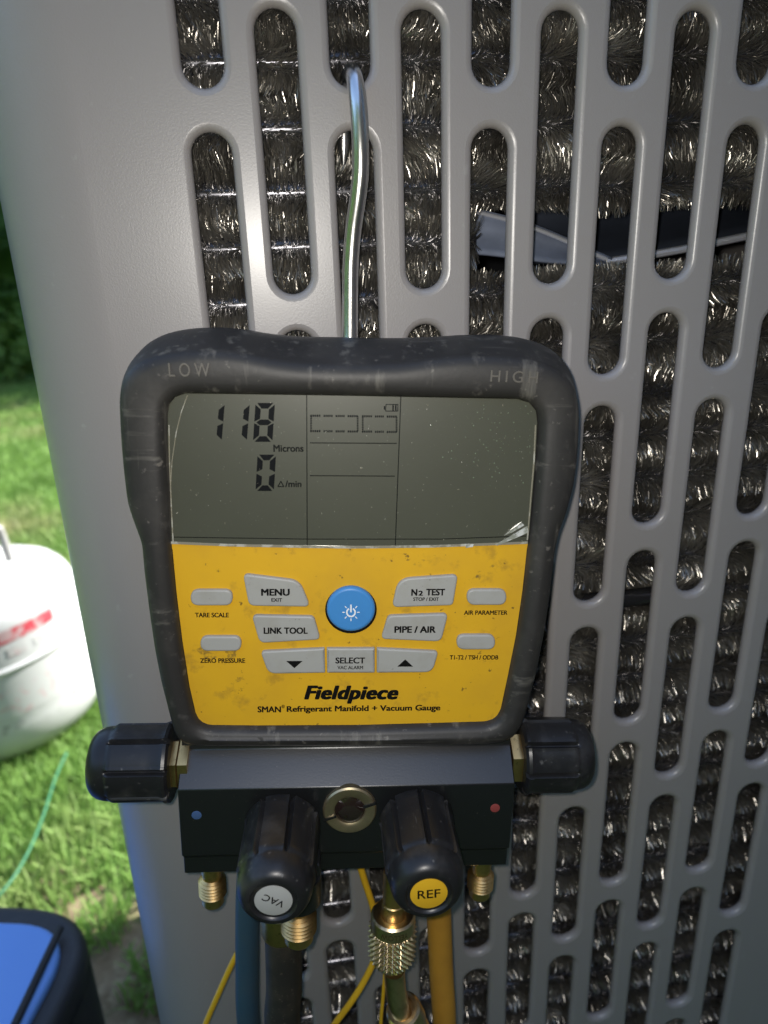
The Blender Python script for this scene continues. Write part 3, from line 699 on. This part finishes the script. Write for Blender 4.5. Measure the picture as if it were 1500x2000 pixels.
# manifold block: profile in (w, h), swept along u
def wy(y, h): return H(690, y, h)[1]
u0, u1 = H(350, 1600, .0055)[0], H(1000, 1600, .0055)[0]
hf, hb = .0055, -.0056
prof = [(wy(1452, hb) + .004, hb - .001), (wy(1459, hb), hb), (wy(1537, hf), hf), (wy(1664, hf), hf), (wy(1666, hf), hf - .0006), (wy(1666, .0028), .0028), (wy(1697, .0028), .0028), (wy(1697, .0028), -.020), (wy(1452, hb) + .004, -.020)]
V = [(u, w, h) for u in (u0, u1) for w, h in prof]; m = len(prof)
F = [tuple(range(m)), tuple(range(m, 2 * m))[::-1]] + [(i, i + m, (i + 1) % m + m, (i + 1) % m) for i in range(m)]
block = obj('manifold_block', V, F, M_block, head, angle=20, label='black anodised manifold block with a bevelled top'); bev(block, .0004, 2)
for x, y, mm, lb in ((384, 1592, M_blue_dot, 'small blue dot'), (967, 1578, M_red_dot, 'small red dot')):
    c = H(x, y, hf); v, f = lathe([(.0019, -.0005), (.0019, .00015), (.0013, .0003)], 24, M=Matrix.Translation(Vector(c))); obj('colour_dot', v, f, mm, block, label=lb)
# sight glass
c = H(683, 1578, hf); MT = Matrix.Translation(Vector(c))
v, f = lathe([(.0058, .0004), (.0060, .0014), (.0070, .0020), (.0098, .0020), (.0104, .0014), (.0105, -.001)], 64, M=MT, cap=False); sg = obj('sight_glass', v, f, M_bronze, head, label='round bronze sight glass ring')
v, f = lathe([(.0060, -.0003), (.0059, .0008), (.0045, .0017), (.0025, .0022), (.0006, .0024)], 40, M=MT); obj('glass', v, f, M_glass, sg)
for a in (20, 200):
    Mx = MT @ Matrix.Rotation(math.radians(a), 4, 'Z'); v, f = box((.0082, 0, .0021), (.0050, .0011, .0008), Mx); obj('ring_notch', v, f, M_knobring, sg, angle=0)
# knobs
def knob(base, dirn, R_, Ln, up=(0, 1, 0), phase=0., sticker=None):
    Mx = axis_frame(base, dirn, up)
    NL = 8
    def fr(q, r, z):
        t = z / Ln; a = ((q + phase) / (2 * PI) * NL) % 1
        m_ = 1 if t < .70 else max(0, 1 - (t - .70) / .05)
        gr = max(0, 1 - abs(a - .08) / .08) ** .6            # a narrow groove, then a raised lip, then a nearly flat panel
        lip = max(0, 1 - abs(a - .20) / .05)
        flatp = .030 * (1 - math.cos((a - .58) * 2 * PI / NL)) / (1 - math.cos(PI / NL))
        return r * (1 - m_ * (.15 * gr + .018 - .018 * lip - .012 * (a - .2)) + flatp * m_ * .8) * (1 - .055 * (1 - m_))
    prof = [(R_ * .92, 0), (R_ * 1.02, .0008), (R_ * 1.04, .002)] + [(R_, Ln * t) for t in (.12, .25, .4, .55, .66, .70, .72, .735, .75, .77)] + \
           [(R_ * .985, Ln * .83), (R_ * .95, Ln * .89), (R_ * .88, Ln * .945), (R_ * .78, Ln * .985), (R_ * .68, Ln * 1.0), (R_ * .62, Ln * 1.0), (R_ * .60, Ln * .985), (R_ * .57, Ln * .975), (.0002, Ln * .975)]
    v, f = lathe(prof, 192, fr, Mx); kn = obj('valve_knob', v, f, M_knob, head, angle=28)
    if sticker:
        txt, mm, rot, lb = sticker; kn['label'] = lb
        v, f = lathe([(R_ * .46, Ln * .976), (R_ * .46, Ln * .9815), (R_ * .45, Ln * .983)], 48, M=Mx); st = obj('sticker', v, f, mm, kn)
        me = text_mesh(txt, .012); xs = [p.co.x for p in me.vertices]; cxx = (min(xs) + max(xs)) / 2; sc = R_ * .56 / (max(xs) - min(xs)) 
        T = Mx @ Matrix.Translation((0, 0, Ln * .983 + .00006)) @ Matrix.Rotation(rot, 4, 'Z') @ Matrix.Scale(sc, 4) @ Matrix.Translation((-cxx, -CAPH / 2, 0))
        me.transform(T); link('lettering', me, M_ink, st, angle=0)
    return kn
def k_at(x, y, h): c = H(x, y, h); return (c[0], c[1], c[2])
knob(k_at(553, 1607, .008), (-.02, -.05, 1), .0141, .037, phase=.35, sticker=('VAC', M_stick_g, math.radians(152), 'black knob with a grey VAC sticker'))
knob(k_at(813, 1597, .008), (.02, -.05, 1), .0141, .037, phase=.12, sticker=('REF', M_stick_y, math.radians(3), 'black knob with a yellow REF sticker'))
for (bx, by, hx, lb) in ((553, 1607, 1, ''), (813, 1597, 1, '')):
    c = H(bx, by, .004); v, f = lathe([(.0085, 0), (.0085, .005)], 32, M=Matrix.Translation(Vector(c))); obj('valve_stem', v, f, M_brass, block)
kl = knob(k_at(341, 1488, -.008), (-1, 0, 0), .0150, .0315, up=(0, 0, 1), phase=.5); kl['label'] = 'black handwheel on the low side, left end of the block'
kr = knob(k_at(1012, 1474, -.010), (1, 0, 0), .0150, .0290, up=(0, 0, 1), phase=.9); kr['label'] = 'black handwheel on the high side, right end of the block'
c = k_at(352, 1490, -.008); v, f = lathe([(.0105, -.0045), (.0105, -.0008), (.0098, 0), (.0098, .0045)], 6, M=axis_frame(c, (-1, 0, 0), (0, 0, 1))); obj('brass_nut', v, f, M_brass, block, angle=20)
c = k_at(1006, 1478, -.010); v, f = lathe([(.0105, -.003), (.0105, .003)], 6, M=axis_frame(c, (1, 0, 0), (0, 0, 1))); obj('brass_nut', v, f, M_brass, block, angle=20)
# flare ports
def flare(c, R_, L_, label=None, tip=True):
    """male flare: neck, threads, nose, hanging down from c"""
    pr = [(R_ * .74, .004), (R_ * .74, 0), (R_ * .74, -.16 * L_), (R_ * .68, -.18 * L_), (R_ * .68, -.28 * L_), (R_ * .86, -.32 * L_)]
    z = -.34 * L_; nt = 5; p = .40 * L_ / nt
    for i in range(nt):
        pr += [(R_ * .84, z), (R_ * 1.0, z - p * .45), (R_ * 1.0, z - p * .58), (R_ * .84, z - p)]; z -= p
    pr += [(R_ * .80, z), (R_ * .80, z - .20 * L_), (R_ * .70, z - .25 * L_), (R_ * .45, z - .255 * L_), (R_ * .42, z - .2 * L_)]
    def fr(q, r, z_): return r
    v, f = lathe(pr, 40, None, axis_frame(c, (0, 1, 0), (0, 0, 1)))
    return obj('flare_port', v, f, M_brass, head, angle=25, label=label)
flare(H(413, 1690, -.008), .0058, .0195, 'brass threaded flare port under the blue dot')
flare(H(941, 1682, -.008), .0057, .0180, 'brass threaded flare port under the red dot')
flare(H(583, 1752, .012), .0072, .0215, 'large brass flare port under the VAC knob')
v, f = lathe([(.009, 0), (.009, .012)], 32, M=axis_frame(H(583, 1752, .012) + np.array([0, -.001, 0]), (0, 1, 0), (0, 0, 1))); obj('port_neck', v, f, M_block, head)
v, f = box(H(583, 1690, .004) + np.array([0, .004, 0]), (.018, .010, .020)); bev(obj('port_boss', v, f, M_block, head), .001)
# hook, bent over the land between two slots, its tip hanging inside
hk = [local_of(pan(x, y, Y)) for x, y, Y in ((684, 800, -.020), (684, 690, -.0125), (684, 600, -.0095), (685, 520, -.0085), (690, 450, -.0092), (699, 385, -.011), (704, 330, -.012), (703, 265, -.012),
    (698, 195, -.0105), (692, 152, -.0065), (686, 141, 0.0), (679, 160, .0065), (673, 215, .0085), (671, 322, .0075))]
v, f = tube(hk, [.0029] * 40 + [.0027, .0022, .0006], 20, 8); obj('hanging_hook', v, f, M_chrome, head, angle=60, label='bright steel wire hook over the slot edge')

# ------------------------------------------------------------------ hoses, coupling and wires (hanging from the gauge)
def wpt(x, y, h): return world_of(H(x, y, h))
def drop(p, *more): return [tuple(q) for q in p] + [tuple(m) for m in more]
def hose(name, label, pts, r, m, cat='hose', tail=None):
    P = [wpt(*p) for p in pts]; l = P[-1]
    P += [np.array(l) + np.array(t) for t in (tail or [(0, .002, -.06), (.004, .008, -.16), (.02, .0, -.30)])]
    o = P[0]; v, f = tube([p - o for p in P], r, 20, 8); t = obj(name, v, f, m, angle=60, label=label, cat=cat); t.location = o; return t
hose('blue_hose', 'dark blue rubber refrigerant hose hanging below the VAC knob', [(492, 1560, -.024), (488, 1680, -.024), (484, 1760, -.022), (483, 1880, -.020), (486, 2000, -.018)], .0054, M_hose_blue)
bh = hose('vacuum_hose', 'dusty thick black vacuum hose with brass collar hanging below the VAC knob', [(553, 1815, -.004), (554, 1850, -.004), (555, 1930, -.004), (552, 2005, -.004)], .0079, M_hose_black)
v, f = lathe([(.0070, .030), (.0070, .012), (.0088, .010), (.0088, -.001), (.0082, -.003)], 40, M=axis_frame((-.0006, 0, .002), tuple(EU), (1, 0, 0))); obj('brass_collar', v, f, M_brass, bh, angle=30)
hose('amber_hose', 'amber yellow rubber refrigerant hose hanging straight down behind the REF knob', [(852, 1560, -.026), (854, 1690, -.026), (857, 1780, -.025), (862, 1900, -.023), (868, 2005, -.021)], .0058, M_hose_yel)
# charging hose: brass stem, knurled nut, bent tube and fitting
cpl = empty('charging_hose', label='brass knurled hose coupling stamped YELLOW, with bent tube, hanging under the REF knob', cat='hose')
o = wpt(768, 1782, -.002); cpl.location = o
eu = Vector(EU)
Rn = .0099; Lk = .0150
Mx = axis_frame((0, 0, 0), tuple(-EU), tuple(-EH))     # z runs down the coupling
v, f = lathe([(.0046, -.022), (.0046, -.006), (.0050, -.0055), (.0050, -.001), (.0053, .0002), (.0053, .004)], 40, M=Mx); obj('stem', v, f, M_brass, cpl, angle=30)
def kn_fr(q, r, z):
    if .0072 <= z <= .0245:
        a = (q * 27 / (2 * PI) + z / .0027) % 1; b = (q * 27 / (2 * PI) - z / .0027) % 1
        ta, tb = 1 - abs(2 * a - 1), 1 - abs(2 * b - 1); return r - .0006 + .0014 * min(ta, tb)
    return r
pr = [(.0052, .0010), (.0066, .0004), (.0086, .0002), (.0094, .0010), (.0095, .0020), (.0095, .0068), (.0092, .0071)] + [(Rn if z < .0215 else Rn - (z - .0215) * .55, z) for z in np.linspace(.0073, .0243, 86)] + [(.0080, .0250), (.0072, .0262), (.0050, .0268), (.004, .0268)]
v, f = lathe(pr, 360, kn_fr, Mx); nut = obj('knurled_nut', v, f, M_brass2, cpl, angle=20)
me = text_mesh('YELLOW', .01); xs = [p.co.x for p in me.vertices]; mxx = max(xs)
for p in me.vertices:
    x = (p.co.x / mxx - .5) * 1.25; y = p.co.y / CAPH
    # stamped upside down round the smooth collar (theta measured from the side facing the viewer)
    th = x; z = .0028 + y * .0026; r = .00956
    p.co = Mx @ Vector((r * math.sin(th) , -r * math.cos(th), z)) if False else Vector((0, 0, 0)) + Vector(-EU) * z + Vector(EX) * (-r * math.sin(th)) + Vector(EH) * (r * math.cos(th))
link('lettering', me, mat('stamped_brass_shadow', (.16, .10, .04), .5, .6), nut, angle=0)  # dark letter colour stands in for shade inside the stamping
rel = lambda x, y, h: wpt(x, y, h) - o
v, f = tube([rel(770, 1895, -.002), rel(772, 1925, -.002), rel(777, 1955, -.001), rel(790, 1990, .001)], .0046, 24, 8); obj('bent_tube', v, f, M_brass2, cpl, angle=60)
dr = (rel(800, 2012, .0005) - rel(782, 1968, 0)); dr /= np.linalg.norm(dr)
v, f = lathe([(.0046, .0016), (.0052, 0), (.0068, -.0002), (.0078, .0008), (.0080, .003), (.0080, .010), (.0072, .011), (.0072, .03)], 48, M=axis_frame(tuple(rel(786, 1970, 0)), tuple(dr + np.array(EH) * -.25), tuple(EX))); obj('end_fitting', v, f, M_brass2, cpl, angle=30)
v, f = tube([rel(790, 1990, -.003), rel(800, 2060, -.006), rel(812, 2200, -.010), rel(815, 2500, -.01)], .0056, 18, 8); obj('hose', v, f, M_hose_red, cpl, angle=60)
# thin yellow wires
def wire(label, pts, r, tail=[]):
    P = [wpt(*p) for p in pts] + [np.array(wpt(*pts[-1])) + np.array(t) for t in tail]; o = P[0]; v, f = tube([p - o for p in P], r, 10, 8)
    t = obj('probe_wire', v, f, M_wire, angle=60, label=label, cat='wire'); t.location = o
wire('yellow wire slanting down to the left behind the blue hose', [(500, 1790, -.03), (478, 1835, -.03), (452, 1885, -.03), (425, 1945, -.03), (398, 2010, -.03)], .0015, [(-.01, 0, -.03), (-.02, .0, -.08)])
wire('thin yellow wire looping behind the knurled brass nut', [(700, 1680, -.024), (712, 1720, -.024), (728, 1770, -.024), (738, 1820, -.024), (732, 1870, -.022), (712, 1915, -.02), (685, 1958, -.018), (650, 2006, -.018)], .0016, [(-.01, 0, -.02), (-.03, .0, -.08)])
wire('thin yellow wire hanging straight down just left of the bent brass tube', [(756, 1850, -.015), (752, 1900, -.015), (748, 1950, -.015), (744, 2006, -.015)], .0009, [(0, 0, -.03), (0, .0, -.1)])

# ------------------------------------------------------------------ things on the lawn
tc = gnd(36, 1415, 0); TR, TH = .17, .335
tank = empty('refrigerant_cylinder', (tc[0], tc[1], 0), label='white refrigerant cylinder with red label band and carry handle, on the lawn', cat='gas cylinder')
prf = [(.12, .0), (.135, .004), (.155, .02), (TR * .985, .045), (TR, .07), (TR, TH * .55 - .006), (TR + .002, TH * .55 - .004), (TR + .0035, TH * .55), (TR + .002, TH * .55 + .004), (TR, TH * .55 + .006), (TR, TH - .078), (TR * .985, TH - .064), (TR * .945, TH - .050), (TR * .87, TH - .035), (TR * .74, TH - .023), (TR * .55, TH - .009), (TR * .3, TH - .002), (.02, TH)]
v, f = lathe(prf, 64); obj('cylinder_body', v, f, M_white_tank, tank, angle=40)
def patch(a0, a1, z0, z1, m, name):
    n = 14; r = TR + .0005; V = [(r * math.cos(math.radians(a)), r * math.sin(math.radians(a)), z) for z in (z0, z1) for a in np.linspace(a0, a1, n)]
    F = [(i, i + 1, n + i + 1, n + i) for i in range(n - 1)]; o = obj(name, V, F, m, tank, angle=60)
face = math.degrees(math.atan2(CAM[1] - tc[1], CAM[0] - tc[0]))
patch(face + 2, face + 40, .232, .254, M_red, 'red_label')
patch(face + 9, face + 19, .206, .224, M_pink, 'round_mark')
patch(face - 55, face - 4, .205, .245, M_pink, 'printed_text'); patch(face + 24, face + 60, .206, .222, M_pink, 'printed_text')
patch(face - 50, face + 60, .072, .088, M_greyprint, 'printed_text'); patch(face - 50, face + 60, .10, .15, M_pink, 'printed_text')
def handle():
    P = []
    for a0 in (face + 10, face + 190):
        pts = [( .085 * math.cos(math.radians(a0 + d)), .085 * math.sin(math.radians(a0 + d)), z) for d, z in ((-52, TH - .03), (-51, TH + .04), (-44, TH + .058), (-15, TH + .062), (15, TH + .062), (44, TH + .058), (51, TH + .04), (52, TH - .03))]
        v, f = tube(pts, .007, 10, 6); obj('carry_handle', v, f, M_tank_dark, tank, angle=60)
        n = 10; V = [(.083 * math.cos(math.radians(a0 + d)), .083 * math.sin(math.radians(a0 + d)), z) for z in (TH - .04, TH + .022) for d in np.linspace(-52, 52, n)]
        F = [(i, i + 1, n + i + 1, n + i) for i in range(n - 1)]; oo = obj('collar', V, F, M_white_tank, tank, angle=60); oo.modifiers.new('thickness', 'SOLIDIFY').thickness = .003
    v, f = lathe([(.016, TH - .01), (.016, TH + .02), (.010, TH + .022), (.010, TH + .04), (.02, TH + .042), (.02, TH + .055)], 20); obj('valve', v, f, M_brass, tank)
handle()
tank.rotation_euler.y = -.09; tank.location.z = .012         # it leans on uneven ground
# tool bag: blue top panels, black piping and sides
zt = .34
cn = [gnd(205, 1900, zt), gnd(120, 1775, zt), gnd(-60, 1757, zt)]
bx = empty('tool_bag', (0, 0, 0), label='blue and black nylon tool bag standing on the grass beside the unit', cat='bag')
A = gnd(222, 1772, zt)[:2]; Bl = gnd(-150, 1757, zt)[:2]; dL = (Bl - A) / np.linalg.norm(Bl - A); dN = np.array([dL[1], -dL[0]])
if dN @ (CAM[:2] - A) < 0: dN = -dN
bx.location = (A[0], A[1], 0)
P = lambda a, b: tuple(dL * a + dN * b)
def bag_slab(poly, z0, z1, b, m, name, rad=.06, par=None):
    me = slab2d([rounded([P(*p) for p in poly], rad, 10)], (z1 - z0) / 2 - b, b); me.transform(Matrix.Translation((0, 0, (z0 + z1) / 2))); return link(name, me, m, par or bx, angle=50)
bag_slab([(0, 0), (.45, 0), (.45, .28), (0, .28)], .01, zt - .006, .012, M_bagblack, 'bag_side', .075)
bag_slab([(.0, .0), (.45, .0), (.45, .28), (.0, .28)], zt - .03, zt, .008, M_bagblack, 'zip_band', .075)
bag_slab([(.018, .022), (.435, .022), (.435, .262), (.018, .262)], zt - .012, zt + .006, .004, M_bagblue, 'top_panel', .05)
def seam(a, b):
    p, q_ = gnd(*a, zt + .008) - np.array(bx.location), gnd(*b, zt + .008) - np.array(bx.location); v, f = tube([p, (p + q_) / 2, q_], .003, 8, 4); obj('seam', v, f, M_bagblack, bx)
seam((118, 1812), (28, 2003))
# green cord across the grass
P_ = [gnd(130, 1470, .05), gnd(108, 1520, .05), gnd(82, 1600, .05), gnd(52, 1670, .05), gnd(10, 1735, .05), gnd(-60, 1800, .04), gnd(-200, 1880, .03)]
o = P_[0]; v, f = tube([p - o for p in P_], .0019, 8, 8); t = obj('green_cord', v, f, M_cord, angle=60, label='thin green cord lying over the grass between cylinder and bag', cat='cord'); t.location = o
